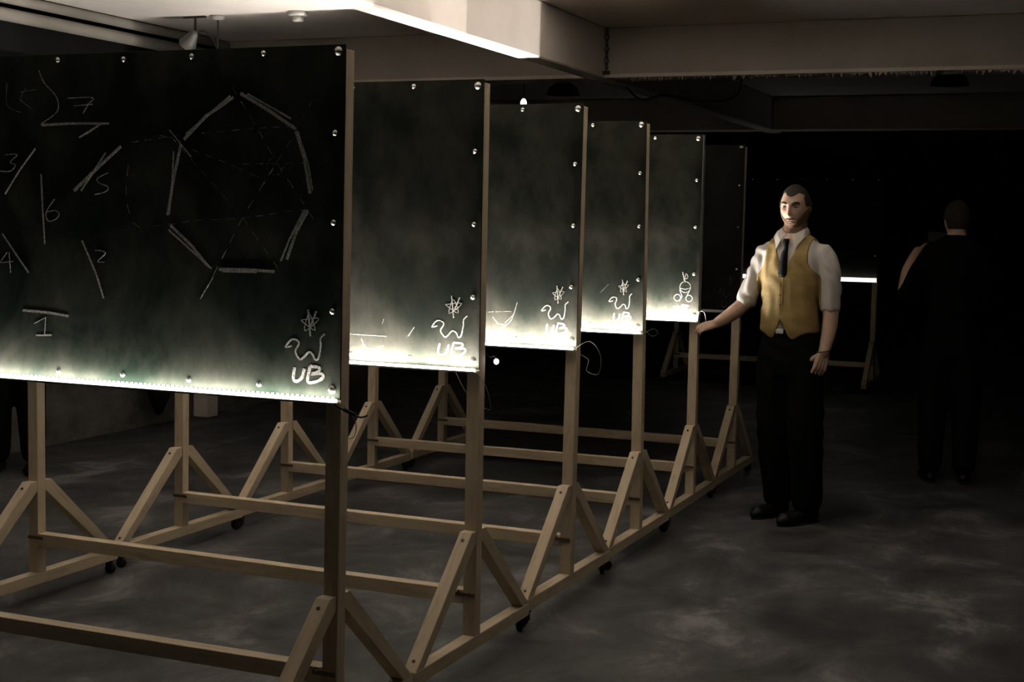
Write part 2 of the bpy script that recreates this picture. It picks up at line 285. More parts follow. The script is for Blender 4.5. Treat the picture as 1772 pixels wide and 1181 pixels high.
def stand(k, label, loc, rz, lean, boardm, ledk, zb=ZBB, zoff=0.0, back=False):
    t = thing('chalkboard_stand', label, 'chalkboard', loc, rz, 'rolling chalkboard stands in a row')
    sh = lambda o: [setattr(v, 'co', Vector((v.co.x+lean*v.co.z, v.co.y, v.co.z))) for v in o.data.vertices] and o
    sx = lambda x, z: x+lean*z
    y0, y1 = .0065, D
    for x in (-W, -PW):                                        # left post, right post
        p = sh(obj('post', boxbm(x, x+PW, y0, y1, .108, ZT-.012, bev=.0015), wood, t)); grain_uv(p, (0, 0, 1))
        r = obj('foot_rail', boxbm(x, x+PW, .03-.485, .03+.485, .060, .108, bev=.002), wood, t); grain_uv(r, (0, 1, 0))
        fr = [(y0, .493), (-.030, .493), (-.452, .1085), (-.392, .1085), (y0, .452)]
        for sg in (1, -1):
            poly = fr if sg == 1 else [(y0+y1-a, b) for a, b in fr]
            b = obj('brace', prism(bmesh.new(), poly, 'x', x+.001, x+PW-.001, bev=.0015), wood, t); grain_uv(b, (0, .75*sg, .66))
            if sg == 1:
                for yy, zz in ((-.0563, .471), (-.4235, .136)):
                    s_ = link_copy(bolt0, 'wood_screw', b, (x+PW/2, yy-.001, zz)); s_.rotation_euler = (-.85, 0, 0)
        for sg in (-1, 1):
            c = link_copy(fork0, 'caster', t, (x+PW/2, .03+sg*.452, .060)); c.rotation_euler = (0, 0, random.uniform(-1.2, 1.2))
            wh = wheel0.copy(); wh.name = 'wheel'; C.objects.link(wh); wh.parent = c; wh.location = (0, .006, -.037)
    s_ = obj('stretcher', boxbm(-W+PW, -PW, y0-.004, y1, ZS-.05, ZS, bev=.0015), wood, t); grain_uv(s_, (1, 0, 0))
    for xa in (-W+.001, -PW-.028):
        obj('steel_strap', boxbm(xa, xa+.077, y0-.0065, y0-.003, ZS-.023, ZS-.010), strap_m, t)
    obj('bolt_head', lathe(bmesh.new(), [(.006, 0), (.006, -.004), (.003, -.005)], 6, 'y', (-PW-.014, y0-.004, ZS-.006)), screw_m, t)
    rail = obj('top_rail', boxbm(sx(-W+PW, ZT), sx(-PW, ZT), y0, y1, ZT-.062, ZT-.012, bev=.0015), wood, t); grain_uv(rail, (1, 0, 0))
    rail = obj('bottom_rail', boxbm(sx(-W+PW, zb), sx(-PW, zb), y0, y1, zb+.004, zb+.054, bev=.0015), wood, t); grain_uv(rail, (1, 0, 0))
    # panel
    bm = bmesh.new(); box(bm, -W, 0, 0, .006, zb, ZT, bev=.0008)
    panel = sh(obj('board_panel', bm, boardm, t))
    obj('lit_edge_strip', boxbm(sx(0, zb)+.0002, sx(0, zb)+.0014, .0012, y1-.001, zb+.005, ZT-.002), alu, panel) if k == 4 else None  # pale metal strip standing in for the light along this board's right edge
    # screws round the edge
    xs = [-.022-.2485*i for i in range(9)]; zs = [2.071, 1.842, 1.587, 1.331, 1.104]
    for i, x in enumerate(xs):
        for z in (zs[0], zs[-1]):
            src = screw1 if i in (0, 8) else screw0
            link_copy(src, 'screw', panel, (sx(x, z)-.004*(random.random()), -.0002, z+random.uniform(-.003, .003)))
    for z in zs[1:4]:
        for x in (-.027, -W+.027): link_copy(screw0, 'screw', panel, (sx(x, z)-.003*random.random(), -.0002, z))
    # chalk
    if k is not None:
        name = {0: 'B1', 1: 'B2', 2: 'B3', 3: 'B4', 4: 'B5'}.get(k)
        for i, st_ in enumerate(CHALK[name] if name else []): sh(obj('chalk_stroke', chalk_mesh([st_], y=-.0009-.00003*(i % 9)), chalk if k in (0, 4) and st_[0] > 1 else chalk_faint, panel))
        if k == 0: sh(obj('chalk_dashes', chalk_mesh(CHALK['B1D'], dashed=True), chalk_faint, panel))['kind'] = 'stuff'
        if k in ANCH:
            ax, az = ANCH[k]; flip = {1: 1.06, 2: .92, 3: .88, 5: .9}.get(k, 1.0)
            st = [(w_, [(ax+a*flip+random.uniform(-.002, .002)*(k > 0), az+b*(1.0 if k < 2 else .95)) for a, b in q]) for w_, q in UBV]
            sh(obj('chalk_signature', chalk_mesh(st, scale=1.0 if k == 0 else .72), chalk if k < 5 else chalk_faint, panel))
    # lighting strip in front of the lower edge
    if ledk is not None:
        ch = bmesh.new(); box(ch, sx(-W, zb)+.004, sx(0, zb)-.002, -.034, 0, zb-.010, zb-.0065); box(ch, sx(-W, zb)+.004, sx(0, zb)-.002, -.0355, -.034, zb-.010, zb-.0045)
        channel = obj('strip_channel', ch, alu, t)
        bm = bmesh.new(); xa, xb = sx(-W, zb)+.004, sx(0, zb)-.004
        gy = .012 if k == 0 else 0.0; pitch_h = .0062+(.004 if k == 0 else 0)
        box(bm, xa, xb, -.0335+gy, -.0215+gy, zb-.006, zb+(.003 if k < 6 else .034))
        front = led('strip_face_%d' % k, {0: 4.0, 6: 1.8}.get(k, 2+10*min(1, ledk))*(1 if ledk else 0)) if ledk else led_off
        top = led('strip_top_%d' % k, LED_TOP*ledk) if ledk else led_off
        strip = obj('light_strip', bm, [front, top], t)
        for p in strip.data.polygons: p.material_index = 1 if p.normal.z > .5 else 0
        # the little lamps along the strip
        bm = bmesh.new(); m_ = int((xb-xa)/.0167)
        for i in range(m_):
            x = xa+(i+.5)*(xb-xa)/m_; box(bm, x-.0045, x+.0045, -.0337+gy, -.0300+gy, zb+.003, zb+pitch_h)
        obj('strip_lamps', bm, front, strip)['kind'] = 'stuff'
    return t

LAB = ['nearest chalkboard on a wheeled pine stand, chalked with a broken heptagon, numbers and UB',
       'second chalkboard stand from the front, faint chalk arc at lower left, snake and large UB',
       'third chalkboard stand from the front, snake and UB in chalk and a faint dashed arc',
       'fourth chalkboard stand from the front, narrow in view, spiky star over a snake in chalk',
       'fifth chalkboard stand, last lit one, chalked flame over two rings, touched by the man',
       'sixth chalkboard stand, unlit and almost black, just left of the man in the yellow waistcoat']
stands = []
for k in range(6):
    lk = LED_SCALE[k]
    stands.append(stand(k, LAB[k], (DX[k], k*S+DY[k], 0), RO[k], LE[k], [board_green, board_olive, board_olive, board_olive, board_olive, board_dark][k], lk))
far = stand(6, 'distant chalkboard stand behind the man, black board with a thin glowing lower edge', (.02, 10.67, 0), 0, 0, board_dark, .004)
far['group'] = 'rolling chalkboard stands in a row'
for o in PROTO: bpy.data.objects.remove(o)

# cables looping from the lower right corners
def spline(pts, n=10):
    pl = [Vector(p) for p in pts]; q = []
    for i in range(len(pl)-1):
        p0, p1, p2, p3 = pl[max(i-1, 0)], pl[i], pl[i+1], pl[min(i+2, len(pl)-1)]
        for j in range(n):
            t = j/n; q.append(.5*((2*p1)+(-p0+p2)*t+(2*p0-5*p1+4*p2-p3)*t*t+(-p0+3*p1-3*p2+p3)*t**3))
    return q+[pl[-1]]
def cable(k, pts, r=.0018, m=cable_m):
    return obj('strip_cable', tube(bmesh.new(), spline(pts), r, 6), m, stands[k], True)
zb = ZBB
c = cable(0, [(.004, -.028, zb-.006), (.02, -.02, zb-.02), (.045, -.01, zb-.03), (.075, 0, zb-.045), (.095, .01, zb-.04)], .003)
obj('connector', tube(bmesh.new(), [(.030, -.016, zb-.024), (.062, -.005, zb-.038)], .0055, 8), rubber, c, True)
cable(0, [(.004, -.026, zb-.006), (.03, -.01, zb-.015), (.06, .0, zb-.06), (.035, .04, zb-.11), (-.01, .058, zb-.12)], .0014, cable_pale)
c = cable(1, [(.004, -.028, zb-.006), (.025, -.01, zb-.04), (.03, .03, zb-.10), (.015, .062, zb-.15), (-.07, .064, zb-.10), (-.12, .062, zb-.02)], .0014, cable_pale)
cable(2, [(.004, -.028, zb-.006), (.06, .02, zb+.03), (.095, .06, zb-.03), (.08, .08, zb-.11), (.03, .075, zb-.10), (.035, .07, zb-.05), (-.03, .062, zb-.02)], .0016, cable_pale)
cable(3, [(.004, -.028, zb-.006), (.045, .0, zb+.02), (.06, .03, zb+.0), (.02, .062, zb-.02), (-.02, .063, zb+.01)], .003)
cable(4, [(.004, -.028, zb-.006), (.01, -.01, zb+.05), (.03, .02, zb+.04), (.03, .05, zb-.03), (.004, .061, zb-.06)], .0025, cable_pale)
# the small lit bulb dangling beside the second stand's post
b = thing('pendant_bulb', 'tiny round glowing bulb beside the right post of the second stand', 'bulb', (.037, 1.09, 1.098))
obj('glass', lathe(bmesh.new(), [(.002, -.010), (.006, -.008), (.0088, -.003), (.0088, .003), (.006, .008), (.002, .010)], 14), led('bulb_glow', 14), b, True)
obj('lead', tube(bmesh.new(), spline([(0, 0, .008), (-.005, -.01, .02), (-.02, -.012, .015), (-.034, -.020, .03)]), .0013, 6), cable_m, b, True)

# ---------------------------------------------------------------- ceiling fittings
t = thing('smoke_detector', 'pale round smoke detector on the ceiling above the nearest board', 'smoke detector', (-2.57, 4.05, ZC))
obj('base', lathe(bmesh.new(), [(.060, 0), (.060, -.022), (.052, -.028)], 24), fix_m, t, True)
obj('sensor_cap', lathe(bmesh.new(), [(.034, -.028), (.034, -.055), (.026, -.062)], 20), fix_m, t, True)
t = thing('ceiling_rose', 'small pale round ceiling rose with a black cable hanging down', 'ceiling fitting', (-3.16, 4.07, ZC))
obj('cap', lathe(bmesh.new(), [(.045, 0), (.045, -.014), (.03, -.028)], 20), fix_m, t, True)
obj('hanging_cable', tube(bmesh.new(), spline([(0, 0, -.028), (.002, 0, -.1), (-.004, 0, -.2), (.004, 0, -.32), (.0, 0, -.5)]), .006, 6), cable_m, t, True)
obj('side_cable', tube(bmesh.new(), spline([(.0, 0, -.22), (-.04, 0, -.14), (-.09, 0, -.10), (-.13, -.01, -.09)]), .004, 6), cable_m, t, True)
t = thing('spotlight', 'small grey cone spotlight tilted downwards under the ceiling at upper left', 'spotlight', (-3.34, 4.05, ZC))
obj('bracket', box(box(bmesh.new(), -.06, .10, -.012, .012, -.012, 0), .02, .03, -.006, .006, -.09, -.012), dark_metal, t)
sh_ = obj('shade', lathe(bmesh.new(), [(.075, -.085), (.071, -.085), (.045, .0), (.028, .05), (.02, .06)], 22), spot_m, t, True); sh_.scale = (.8, .8, .8); sh_.location = (0, 0, -.13); sh_.rotation_euler = (.35, .9, 0)
t = thing('wall_pipes', 'grey pipes running along the dark beam at upper left', 'pipes', (-3.86, 0, 0))
for i, (dx, z, r) in enumerate(((.045, 2.815, .030), (.05, 2.722, .038))):
    obj('pipe', tube(bmesh.new(), [(dx, Y0+.1, z), (dx, -1, z), (dx, 5.15, z)], r, 16), pipe_m, t, True)
for yy in np.arange(-5.5, 2.0, 1.7):
    obj('pipe_bracket', boxbm(0, .02, yy, yy+.02, 2.66, 2.85), dark_metal, t)
# rusty chain against the cross beam
t = thing('hanging_chain', 'dark rusty chain hanging down the cross beam beside the long beam', 'chain', (-.955, 5.15, ZC))
for i in range(7):
    q = [(math.cos(a)*.011*(1 if i % 2 else .25), math.cos(a)*.011*(.25 if i % 2 else 1), math.sin(a)*.022-.03-i*.037) for a in np.linspace(0, 2*PI, 13)]
    obj('chain_link', tube(bmesh.new(), q, .0035, 6, False), dark_metal, t, True)
obj('hook_plate', boxbm(-.02, .02, -.01, .019, -.302, -.28), dark_metal, t)
# dome lamps under the ceiling beyond the cross beam, unlit
for (x, y, lab) in ((-1.75, 6.5, 'unlit dark dome lamp under the ceiling above the third board'), (1.05, 6.3, 'unlit dark dome lamp under the ceiling to the right, above the man')):
    t = thing('dome_lamp', lab, 'lamp', (x, y, ZC), 0, 'unlit dome lamps beyond the cross beam')
    obj('stem', tube(bmesh.new(), [(0, 0, 0), (0, 0, -.22)], .012, 8), dark_metal, t)
    obj('dome', lathe(bmesh.new(), [(.13, -.30), (.126, -.30), (.11, -.25), (.06, -.21), (.02, -.20)], 22), dark_metal, t, True)
t = thing('small_globe_lamp', 'small bright white globe lamp showing just above the third board', 'lamp', (-1.80, 5.84, ZC-.012))
obj('stem', tube(bmesh.new(), [(0, 0, .012), (0, 0, -.37)], .005, 8), dark_metal, t)
obj('globe', lathe(bmesh.new(), [(.006, -.372), (.014, -.378), (.021, -.395), (.021, -.41), (.014, -.426), (.004, -.432)], 18), led('globe_glow', 6), t, True)
tag(obj('ceiling_cable', tube(bmesh.new(), spline([(-1.0, 5.7, 2.52), (-.9, 5.75, 2.44), (-.75, 5.8, 2.47), (-.5, 5.9, 2.43), (-.3, 6.0, 2.50), (-.28, 6.0, 2.86)]), .008, 6), cable_m, None, True), 'dark cable sagging beneath the ceiling behind the cross beam', 'cable')
# dark bundle low on the left wall
bm = bmesh.new(); rr = []
tube(bm, [(-4.36, 5.1, .60), (-4.36, 5.1, .50), (-4.36, 5.1, .36), (-4.37, 5.1, .25), (-4.37, 5.1, .15), (-4.37, 5.1, .12)], [.05, .10, .105, .075, .035, .01], 14)
tube(bm, [(-4.38, 5.1, .60), (-4.50, 5.1, .66), (-4.595, 5.1, .66)], .008, 6)
tag(obj('cloth_bundle', bm, cloth_black, None, True), 'pointed black cloth bundle hanging low at the pale left wall', 'bundle')

# ---------------------------------------------------------------- people
skin_m = noise(mat('skin', (.5, .33, .24), .55, .35), [(.3, (.34, .215, .15)), (.7, (.41, .27, .195))], nscale=14)
hair_m = noise(mat('dark_hair', (.02, .015, .012), .8, .2), [(.3, (.010, .008, .007)), (.7, (.035, .026, .020))], (1, 1, 1), 90, bump=.4, bdist=.002)
beard_m = noise(mat('beard', (.1, .06, .04), .9, .1), [(.3, (.10, .06, .04)), (.7, (.19, .115, .08))], nscale=110, bump=.3, bdist=.001)
shirt_m = noise(mat('white_shirt', (.7, .66, .6), .85, .15), [(.35, (.41, .385, .35)), (.65, (.48, .45, .41))], (1, 1, .35), 9, 3, bump=.6, bdist=.012)
vest_m = noise(mat('mustard_waistcoat', (.5, .33, .06), .75, .2), [(.35, (.225, .153, .055)), (.65, (.275, .195, .075))], (.6, .6, 2.4), 9, 4, bump=.45, bdist=.010)
black_t = mat('black_trousers', (.0035, .0035, .0035), .9, .06)
black_s = mat('black_fabric', (.003, .003, .003), .9, .05)
tie_m = mat('black_tie', (.004, .004, .005), .75, .1)
shoe_m = mat('black_leather', (.005, .005, .005), .5, .25)
eye_m = mat('eye_white', (.26, .24, .22), .3, .3); iris_m = mat('iris', (.03, .02, .015), .2, .5); lip_m = mat('lips', (.32, .15, .11), .6, .3)

def ell(bm, st, n=28):
    """loft of ellipses; station = (cx, cy, cz, rx, ry[, yaw])"""
    rings = []
    for s in st:
        cx, cy, cz, rx, ry = s[:5]; a = s[5] if len(s) > 5 else 0
        ring = []
        for k in range(n):
            q = 2*PI*k/n; c_, s_ = math.cos(q), math.sin(q)
            e = .86; u = math.copysign(abs(c_)**e, c_)*rx; v = math.copysign(abs(s_)**e, s_)*ry
            ring.append(bm.verts.new((cx+u*math.cos(a)-v*math.sin(a), cy+u*math.sin(a)+v*math.cos(a), cz)))
        rings.append(ring)
    for a_, b_ in zip(rings, rings[1:]):
        for k in range(n): bm.faces.new((a_[k], a_[(k+1) % n], b_[(k+1) % n], b_[k]))
    bm.faces.new(rings[0][::-1]); bm.faces.new(rings[-1])
def ball(bm, c, r, sc=(1, 1, 1)):
    m = Matrix.Translation(c) @ Matrix.Diagonal((*[r*s for s in sc], 1)); bmesh.ops.create_icosphere(bm, subdivisions=3, radius=1, matrix=m)
def limb(bm, pts, rad, n=16, steps=6):
    """smooth tapered tube with rounded ends"""
    q = spline(pts, steps); rr = []
    for i in range(len(q)):
        f = i/steps; j = min(int(f), len(rad)-2); rr.append(rad[j]+(rad[j+1]-rad[j])*(f-j))
    tube(bm, q, rr, n); ball(bm, q[0], rr[0]*.98); ball(bm, q[-1], rr[-1]*.98)
def voxel(bm, size, smooth=4, name='tmp'):
    me = bpy.data.meshes.new(name); bmesh.ops.recalc_face_normals(bm, faces=bm.faces[:]); bm.to_mesh(me); bm.free()
    o = bpy.data.objects.new(name, me); C.objects.link(o)
    r = o.modifiers.new('r', 'REMESH'); r.mode = 'VOXEL'; r.voxel_size = size; r.use_smooth_shade = True
    if smooth: s = o.modifiers.new('s', 'SMOOTH'); s.iterations = smooth; s.factor = .5
    dg = bpy.context.evaluated_depsgraph_get(); out = bpy.data.meshes.new_from_object(o.evaluated_get(dg))
    bpy.data.objects.remove(o); bpy.data.meshes.remove(me)
    return out
def add(name, me, m, parent):
    me.materials.clear(); me.materials.append(m); me.name = name
    for p in me.polygons: p.use_smooth = True
    o = bpy.data.objects.new(name, me); C.objects.link(o); o.parent = parent; return o
def shell(name, src, mask, off, m, parent, relax=4, sink=.004):
    """a garment grown from the surface under it: faces where mask(co, normal) holds, lifted off by off."""
    bm = bmesh.new(); bm.from_mesh(src); bm.normal_update()
    bmesh.ops.delete(bm, geom=[f for f in bm.faces if not mask(f.calc_center_median(), f.normal)], context='FACES')
    nrm = {v: v.normal.copy() for v in bm.verts}
    for _ in range(relax):                                   # smooth the hem
        new = {}
        for v in bm.verts:
            if v.is_boundary:
                nb = [e.other_vert(v) for e in v.link_edges if e.is_boundary]
                if len(nb) == 2: new[v] = v.co*.5+(nb[0].co+nb[1].co)*.25
        for v, c_ in new.items(): v.co = c_
    bm.verts.index_update()
    top = [v.co+nrm[v]*(off(v.co) if callable(off) else off) for v in bm.verts]
    low = [v.co-nrm[v]*sink for v in bm.verts]; nv = len(top)
    faces = [[v.index for v in f.verts] for f in bm.faces]; allf = [f for f in faces]+[[i+nv for i in f[::-1]] for f in faces]
    for e in bm.edges:
        if e.is_boundary:
            l = e.link_loops[0]; a, b_ = l.vert.index, l.link_loop_next.vert.index; allf.append([b_, a, a+nv, b_+nv])
    bm.free()
    me = bpy.data.meshes.new(name); me.from_pydata([tuple(v) for v in top+low], [], allf); me.update()
    return add(name, me, m, parent)

def head_bm(bm, M, face=True):
    """a head in its own frame: x across, -y forward, z up, origin at mid height, .24 m tall"""
    NA, NE = 96, 80; rings = []
    g = lambda x, s: math.exp(-(x/s)**2)
    for j in range(1, NE):
        el = -PI/2+PI*j/NE; ring = []
        for i in range(NA):
            az = 2*PI*i/NA
            x = math.cos(el)*math.sin(az); y = -math.cos(el)*math.cos(az); z = math.sin(el)
            fr = max(0, -y)
            X, Y, Z = x*.0765, y*(.098 if y > 0 else .094), z*.120
            low = max(0, -z)
            X *= 1-.17*low**1.5; Y = Y*(1-.10*low) if y < 0 else Y*(1-.50*low**1.1)
            Y += -.004*low
            if z > .3: X *= 1+.02*z
            if face and y < .1:
                f = min(1, fr*2)
                bx = abs(X)
                Y -= f*(.0245*g(X, .0105)*g(Z+.018, .017) + .012*g(X, .0085)*g(Z-.008, .024) + .008*g(X, .019)*g(Z+.026, .009))   # nose
                Y -= f*.0090*g(Z-.036, .011)*g(bx-.020, .026)                      # brow
                Y += f*.0155*g(bx-.031, .016)*g(Z-.016, .012)                      # eye sockets
                Y -= f*.005*g(bx-.040, .018)*g(Z+.014, .016)                       # cheekbones
                Y -= f*(.0065*g(X, .022)*g(Z+.055, .006)+.007*g(X, .019)*g(Z+.068, .006))   # lips
                Y += f*.0045*g(X, .024)*g(Z+.0615, .0028)
                Y += f*.004*g(X, .02)*g(Z+.080, .006)
                Y -= f*.009*g(X, .022)*g(Z+.100, .014)                             # chin
            ring.append(bm.verts.new(M @ Vector((X, Y, Z))))
        rings.append(ring)
    for a, b_ in zip(rings, rings[1:]):
        for k in range(NA): bm.faces.new((a[k], a[(k+1) % NA], b_[(k+1) % NA], b_[k]))
    bm.faces.new(rings[0][::-1]); bm.faces.new(rings[-1])
    for s in (-1, 1):                                                               # ears
        for (dy, dz, r, sc) in ((.012, .004, .022, (.28, .75, 1.35)), (.008, -.016, .012, (.32, .8, 1.2))):
            m = M @ Matrix.Translation((s*.078, dy, dz)) @ Matrix.Rotation(s*.35, 4, 'Z') @ Matrix.Diagonal((r*sc[0], r*sc[1], r*sc[2], 1))
            bmesh.ops.create_icosphere(bm, subdivisions=3, radius=1, matrix=m)

def hand(bm, wrist, d, n, thumb_side, curl=.35, spread=.10, size=1.0):
    """wrist point, direction of the palm d, palm normal n (the side fingers curl to), thumb_side +1/-1 along d x n"""
    w_, d = Vector(wrist), Vector(d).normalized(); n = Vector(n); n = (n-d*n.dot(d)).normalized(); s = d.cross(n)*thumb_side; z = size
    P = lambda a, b_, c_: w_+d*a*z+s*b_*z+n*c_*z
    for b_ in (-.028, -.010, .010, .028):
        limb(bm, [P(-.010, b_*.55, 0), P(.045, b_*.9, 0), P(.088, b_*1.05, 0)], [.0155*z, .0150*z, .0115*z], 10, 3)
    for (b_, L_, r) in ((.032, .070, .0088), (.011, .078, .0090), (-.011, .072, .0086), (-.031, .058, .0076)):
        base = P(.080, b_, .0); dd = (d+s*(b_*spread*8)).normalized(); ang = curl*.5; pts = [base]
        for seg, f in ((.46, 1), (.30, 1.1), (.24, .8)):
            pts.append(pts[-1]+(dd*math.cos(ang)+n*math.sin(ang))*L_*seg*z); ang += curl*f
        limb(bm, pts, [r*z, r*.97*z, r*.88*z, r*.74*z], 10, 3)
    limb(bm, [P(.018, .022, .004), P(.042, .046, .014), P(.068, .058, .026), P(.090, .058, .038)], [.0145*z, .0125*z, .0102*z, .0085*z], 10, 3)

def person(name, label, loc, rz, J, vox, clothes, detail=False, head_yaw=0.0, head_pitch=0.0, face=True, arms_bare=True):
    """J: joints in the local frame (x right, -y to the front of the frame, z up)"""
    root = thing(name, label, 'person', loc, rz)
    ty = J['turn']; hx, hy, hz = J['head']
    HM = Matrix.Translation((hx, hy, hz)) @ Matrix.Rotation(head_yaw, 4, 'Z') @ Matrix.Rotation(head_pitch, 4, 'X')
    bm = bmesh.new(); head_bm(bm, HM, face)
    nb, nt_ = Vector(J['neck']), HM @ Vector((0, .018, -.06))
    limb(bm, [nb-Vector((0, 0, .06)), nb, nt_], [.068, .062, .058], 20, 4)
    ell(bm, J['torso'](-.006))
    for L_ in ('legL', 'legR'): limb(bm, J[L_], [.085, .070, .052, .045], 16)
    for A, ws in (('armL', 'handL'), ('armR', 'handR')):
        p = J[A]; limb(bm, p, [.052, .045, .043, .040, .029], 16)
        hd = J[ws]; hand(bm, p[-1], hd['d'], hd['n'], hd['t'], hd.get('curl', .35), size=hd.get('size', 1.0))
    body = voxel(bm, vox, 2 if detail else 3)
    bo = add('body', body, skin_m, root)
    # shirt
    bm = bmesh.new(); ell(bm, J['torso'](0.0))
    limb(bm, [nb-Vector((0, 0, .09)), nb-Vector((0, 0, .05))], [.085, .062], 20, 4)
    for A in ('armL', 'armR'):
        p = [Vector(v) for v in J[A]]; k = J.get('sleeve', 3)
        q0 = Vector((p[0].x*.45, p[0].y*.45, p[0].z+.030)); limb(bm, [q0, p[0]+Vector((0, 0, .002))], [.048, .055], 18, 4); limb(bm, [p[0]]+p[1:k], [.057, .059, .053, .050][:k], 18)
        if detail:
            dd = (p[k-1]-p[k-2]).normalized()
            tube(bm, [p[k-1]-dd*.045, p[k-1]-dd*.04, p[k-1]+dd*.012, p[k-1]+dd*.018], [.049, .0555, .0555, .050], 22)
            tube(bm, [p[k-1]-dd*.050, p[k-1]-dd*.012], [.0555, .0575], 22)
    sm = voxel(bm, .007 if detail else .016, 10 if detail else 4)
    if detail:                                               # creases of the sleeves and of the chest
        for v in sm.vertices:
            c_ = v.co; wv = .0042*math.sin(c_.z*38+c_.x*95+2.2*math.sin(c_.z*21+c_.y*32))*(1 if abs(c_.x-.01) > .15 else .5)
            v.co = c_+v.normal*wv
        sm.update()
    add('shirt', sm.copy(), clothes['shirt'], root)
    # trousers
    bm = bmesh.new(); ell(bm, J['pelvis'])
    for L_ in ('legL', 'legR'):
        limb(bm, [Vector(q) for q in J[L_]], J.get('trad', [.104, .092, .076, .070]), 20)
    tm = voxel(bm, .009 if detail else .018, 3)
    if detail:
        for v in tm.vertices: c_ = v.co; v.co = c_+v.normal*.003*math.sin(c_.z*42+c_.x*30+2*math.sin(c_.z*13))
        tm.update()
    add('trousers', tm, clothes['trousers'], root)
    for L_, S_ in (('legL', 'toeL'), ('legR', 'toeR')):
        an = Vector(J[L_][-1]); toe = Vector(J[S_]); dr = (toe-Vector((an.x, an.y, 0))); dr.z = 0; dr.normalize()
        bm = bmesh.new(); h = Vector((an.x, an.y, 0))-dr*.045
        st = [h+Vector((0, 0, .036)), h+dr*.06+Vector((0, 0, .040)), h+dr*.15+Vector((0, 0, .036)), h+dr*.235+Vector((0, 0, .026))]
        tube(bm, spline(st, 4), [.034]*4+[.038]*4+[.043]*4+[.026], 14); ball(bm, st[0], .033); ball(bm, st[-1], .026); ball(bm, an-Vector((0, 0, .02)), .048, (1, 1, 1))
        me = voxel(bm, .006, 2)
        for v in me.vertices:
            if v.co.z < .004: v.co.z = .0
        me.update(); so = add('shoe', me, shoe_m, root)
        sole = bmesh.new(); side = Vector((-dr.y, dr.x, 0)); poly = []
        for a, r in ((-.034, .0), (-.028, .024), (.04, .034), (.14, .042), (.22, .034), (.262, .0)): poly.append(h+dr*a+side*r)
        for a, r in ((.22, .034), (.14, .042), (.04, .034), (-.028, .024)): poly.append(h+dr*a-side*r)
        prism(sole, [(q.x, q.y) for q in poly], 'z', 0, .012); obj('sole', sole, rubber, so)
    # hair
    HI = HM.inverted()
    def hair(c_, nn):
        q = HI @ c_
        if abs(q.x) > .086 or q.z < -.13: return False
        if q.y > .03: return q.z > -.055
        if q.y > .0: return q.z > (.0 if abs(q.x) > .05 else -.05)
        if abs(q.x) > .060 and q.y > -.038: return q.z > .012
        return q.z > .069+.018*math.exp(-((abs(q.x)-.038)/.018)**2)
    shell('hair', body, hair, .0055 if detail else .008, hair_m, root, 4)
    return root, body, sm, HM

def torso_fn(turn, cx=0.0, cy=0.0, fat=1.0):
    def f(g):
        st = [(.94, .120, .085, 0, .0), (.99, .135, .098, 0, 0), (1.045, .148, .110, 0, -.003), (1.12, .150, .115, 0, -.008), (1.20, .152, .116, 0, -.008),
              (1.28, .160, .118, 0, -.006), (1.36, .170, .117, 0, -.002), (1.42, .178, .110, 0, .002), (1.47, .178, .096, 0, .006), (1.505, .158, .078, 0, .010), (1.53, .125, .066, 0, .012), (1.552, .092, .060, 0, .012), (1.57, .066, .055, 0, .012)]
        out = []
        for z, rx, ry, dx, dy in st:
            out.append((cx-dy*math.sin(turn)+dx, cy+dy*math.cos(turn), z, rx*fat+g, ry*fat+g, turn))
        return out
    return f

# the man at the boards: the frame's -y axis points to the camera's side
T = -.42                                                     # his chest is turned towards the boards (picture left)
J = dict(turn=T, head=(-.006, -.010, 1.700), neck=(-.004, .004, 1.575), torso=torso_fn(T, -.012, 0, .97),
         pelvis=[(-.010, 0, .80, .135, .105, T), (-.008, 0, .88, .168, .115, T), (-.010, 0, .96, .166, .116, T), (-.012, 0, 1.035, .150, .112, T), (-.012, 0, 1.06, .146, .108, T)],
         legL=[(-.085, .04, .88), (-.078, .05, .50), (-.052, .12, .16), (-.045, .135, .105)], toeL=(-.135, .03, 0),
         legR=[(.072, -.03, .88), (.088, -.05, .50), (.108, -.03, .14), (.112, -.03, .105)], toeR=(-.035, -.17, 0), trad=[.104, .096, .082, .074],
         armL=[(-.158, .060, 1.450), (-.200, .075, 1.33), (-.252, .060, 1.195), (-.320, .035, 1.125), (-.405, .010, 1.066)],
         armR=[(.158, -.060, 1.450), (.186, -.065, 1.33), (.196, -.060, 1.180), (.192, -.085, 1.06), (.168, -.110, .935)],
         handL=dict(d=(-1, -.25, -.30), n=(.1, .55, -.8), t=-1, curl=.42, size=.86), handR=dict(d=(-.24, -.06, -1), n=(-.45, .85, 0), t=-1, curl=.55))
HY, HP = -.34, .14
man, body, shirt, HM = person('person', 'man in a mustard waistcoat, white shirt and black tie, hand on the last lit board', (.507, 4.067, 0), .1945, J, .0038,
                              dict(shirt=shirt_m, trousers=black_t), True, HY, HP)
HI = HM.inverted()
RT = Matrix.Rotation(-T, 4, 'Z') @ Matrix.Translation((.012, 0, 0))      # into the frame of his chest
def vest(c_, nn):
    q = RT @ c_; bx, by, bz = q
    # keep off the sleeves and the neck
    if bz > 1.585 or bz < 1.0: return False
    if bz > 1.335:
        lim = .118 if bz > 1.42 else .118+.062*((1.42-bz)/.085)**1.6
        if abs(bx) > lim: return False
        if abs(bx) < .062 and bz > 1.548: return False
    elif abs(bx) > .176: return False
    if by < 0:
        if bz > 1.36: 
            if abs(bx) < .010+(bz-1.36)*.37: return False
        hem = 1.040-.035*math.exp(-((abs(bx)-.055)/.035)**2)
        if bz < 1.115 and abs(bx) < (1.115-bz)*.42: return False
        return bz > hem
    return bz > 1.040 and not (abs(bx) < .066 and bz > 1.55)
